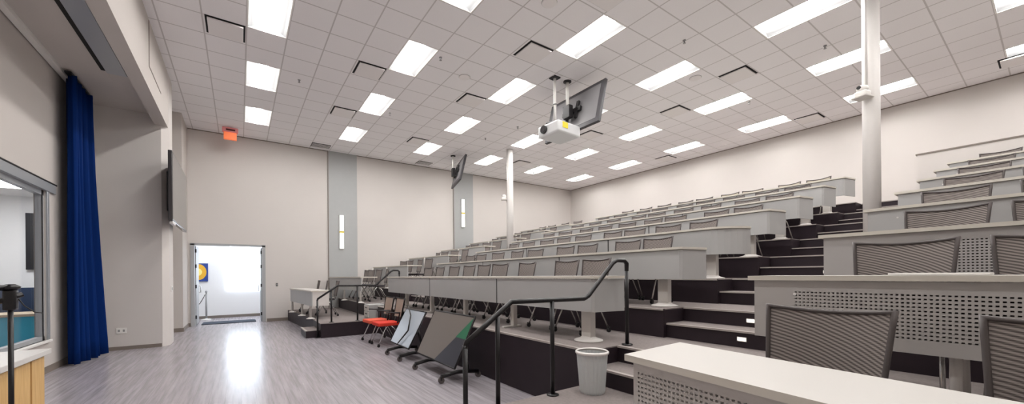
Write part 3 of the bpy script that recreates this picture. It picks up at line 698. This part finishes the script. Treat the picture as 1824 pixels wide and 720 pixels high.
# two tan and red chairs on the floor
redc = make_chair(red_m, tan_m, blackpl_m, solid=True); redc.location = (2.49, 7.88, 0); redc['label'] = 'tan-backed chair with a bright red seat, nearer of the pair on the floor'; redc['group'] = 'red chairs parked on the floor'
orc = make_chair(orange_m, tan_m, blackpl_m, solid=True); orc.location = (2.47, 8.5, 0); orc.rotation_euler = (0, 0, .06); orc['label'] = 'tan-backed chair with an orange-red seat, farther of the pair on the floor'; orc['group'] = 'red chairs parked on the floor'
for c_ in (redc, orc):
    MB().tube([(.16, -.22, .45), (.2, -.25, .66), (-.08, -.25, .68)], .014, blackpl_m, 8).build('armrest', c_); MB().tube([(.16, .22, .45), (.2, .25, .66), (-.08, .25, .68)], .014, blackpl_m, 8).build('armrest', c_)

# ------------------------------------------------------------------ folded tables by the riser
def flip_table(label, y0, y1, topm, decal=None, xb=2.27, xt=2.58, z0=.22, z1=.86):
    t = thing('folded_table', label, 'folding table', (0, 0, 0))
    dx, dz = xt-xb, z1-z0; L = math.hypot(dx, dz); nx, nz = -dz/L, dx/L; th = .025
    def P(u, v, o=0): return Vector((xb+dx*v-nx*o, y0+(y1-y0)*u, z0+dz*v-nz*o))
    mb = MB(); fr = [P(0, 0), P(1, 0), P(1, 1), P(0, 1)]; bk = [P(0, 0, th), P(1, 0, th), P(1, 1, th), P(0, 1, th)]
    vs = [mb.bm.verts.new(p) for p in fr+bk]
    for q in ((0, 1, 2, 3), (7, 6, 5, 4), (0, 4, 5, 1), (1, 5, 6, 2), (2, 6, 7, 3), (3, 7, 4, 0)):
        f = mb.bm.faces.new([vs[i] for i in q]); f.material_index = mb.mi(topm)
    bmesh.ops.recalc_face_normals(mb.bm, faces=mb.bm.faces[:]); mb.build('tabletop', t)
    MB().tube([P(0, 0, .01), P(1, 0, .01), P(1, 1, .01), P(0, 1, .01)], .012, blackpl_m, 6, closed=True).build('edge_band', t)
    if decal:  # navy and green reflection painted flat onto the tabletop
        MB().poly([P(0, 0, -.002), P(0, .95, -.002), P(.5, 0, -.002)][::-1], reflnavy_m).poly([P(.0, .98, -.003), P(.0, .55, -.003), P(.22, .55, -.003)], reflgreen_m).build('painted_reflection', t, label='navy and green reflection painted on the corner')
    if not decal: MB().tube([P(.98, 1.08, -.03), P(.8, 1.04, -.04), P(.5, .82, -.04), P(.28, .42, -.04), P(.5, .02, -.03)], .011, black_m, 8).build('support_arm', t, label='thin black curved support arm')
    for u in (.14, .86):
        y = y0+(y1-y0)*u
        MB().tube([(xb+.30, y, .10), (xb+.26, y, .34), (xb+.22, y, .5)], .024, black_m, 8).build('column_leg', t)
        fo = MB().tube([(xb-.10, y, .085), (xb+.12, y, .12), (xb+.46, y, .085)], .028, black_m, 8).build('foot_bar', t)
        for x in (xb-.10, xb+.46):
            MB().disc((x, y, .042), .042, .034, (.3, 1, 0), frame_m, 14).box((x-.018, y-.02, .04), (x+.018, y+.02, .085), blackpl_m).build('castor', fo)
    return t
blue_m = mat('glossy_pale_laminate', (176, 186, 198), .12, spec=.7)
flip_table('nearer folded table on castors with brown-grey top and painted corner reflection, tipped beside the riser', 4.42, 5.68, browng_m, decal=True)
flip_table('farther folded table with a glossy pale top, tipped upright behind the brown one', 6.05, 6.95, blue_m, z1=.80)
t = thing('drawer_pedestal', 'small light-grey drawer unit on the far aisle landing', 'drawer unit', (2.85, 9.95, zt(1)+.002))
MB().box((-.2, -.22, .0), (.2, .22, .36), panel_m, .006).build('cabinet', t)
for z in (.05, .2):
    d = MB().box((-.215, -.2, z), (-.2, .2, z+.13), post_m, .003).build('drawer', t)
    MB().box((-.222, -.08, z+.07), (-.215, .08, z+.09), blackpl_m).build('drawer_pull', d)

# waste bin
t = thing('waste_bin', 'pale translucent ribbed waste bin on the landing beside the near rail', 'bin', (2.66, 2.43, zt(1)+.002))
mb = MB(); n = 48; prof = [(.105, 0), (.112, .02), (.125, .2), (.138, .36)]
rings = [[mb.bm.verts.new(((r+.003*math.cos(j*PI))*math.cos(2*PI*j/n), (r+.003*math.cos(j*PI))*math.sin(2*PI*j/n), z)) for j in range(n)] for r, z in prof]
for A, B in zip(rings, rings[1:]):
    for j in range(n): f = mb.bm.faces.new((A[j], A[(j+1) % n], B[(j+1) % n], B[j])); f.material_index = mb.mi(bin_m)
mb.bm.faces.new(rings[0][::-1]); o = mb.build('bucket', t); sd = o.modifiers.new('s', 'SOLIDIFY'); sd.thickness = .004
MB().lathe([(.136, .355), (.15, .36), (.152, .375), (.14, .385), (.132, .375)], (0, 0, 0), foot_m, 48, cap=False).build('rim', t)

# handrails
def handrail(y, lab):
    t = thing('handrail', lab, 'handrail', (.05 if y > 5 else 0, 0, 0)); r = .021
    pts = [(1.42, y, .86), (1.43, y, .90), (1.86, y, 1.195), (2.30, y, 1.19), (2.72, y, 1.185), (2.78, y, 1.21), (3.14, y, 1.53), (3.20, y, 1.56), (3.32, y, 1.56), (3.36, y, 1.53), (3.36, y, 1.45)]
    MB().tube(pts, r, black_m, 12).build('rail', t)
    for x, z0, z1 in ((1.42, .001, .88), (1.72, zt(1)+.003, 1.09), (2.31, zt(1)+.003, 1.18), (3.36, zt(2)+.003, 1.5)):
        p = MB().tube([(x, y, z0), (x, y, z1)], .02, black_m, 12).build('post', t)
        MB().lathe([(.055, 0), (.055, .008), (.025, .014)], (x, y, z0), black_m, 16).build('base_plate', p)
handrail(2.58, 'black handrail climbing the near aisle landing beside the bin')
handrail(9.69, 'black handrail climbing the far aisle landing by the left wall')

# ------------------------------------------------------------------ world, view
w = bpy.data.worlds.new('world'); bpy.context.scene.world = w; w.use_nodes = True
w.node_tree.nodes['Background'].inputs[0].default_value = (.8, .9, 1, 1); w.node_tree.nodes['Background'].inputs[1].default_value = .3
vs_ = bpy.context.scene.view_settings; vs_.view_transform = 'Standard'; vs_.look = 'None'; vs_.gamma = 1; vs_.exposure = 0.0
vs_.use_curve_mapping = False
sc = bpy.context.scene
sc.cycles.max_bounces = 8; sc.cycles.diffuse_bounces = 5; sc.cycles.transparent_max_bounces = 16; sc.cycles.use_denoising = True
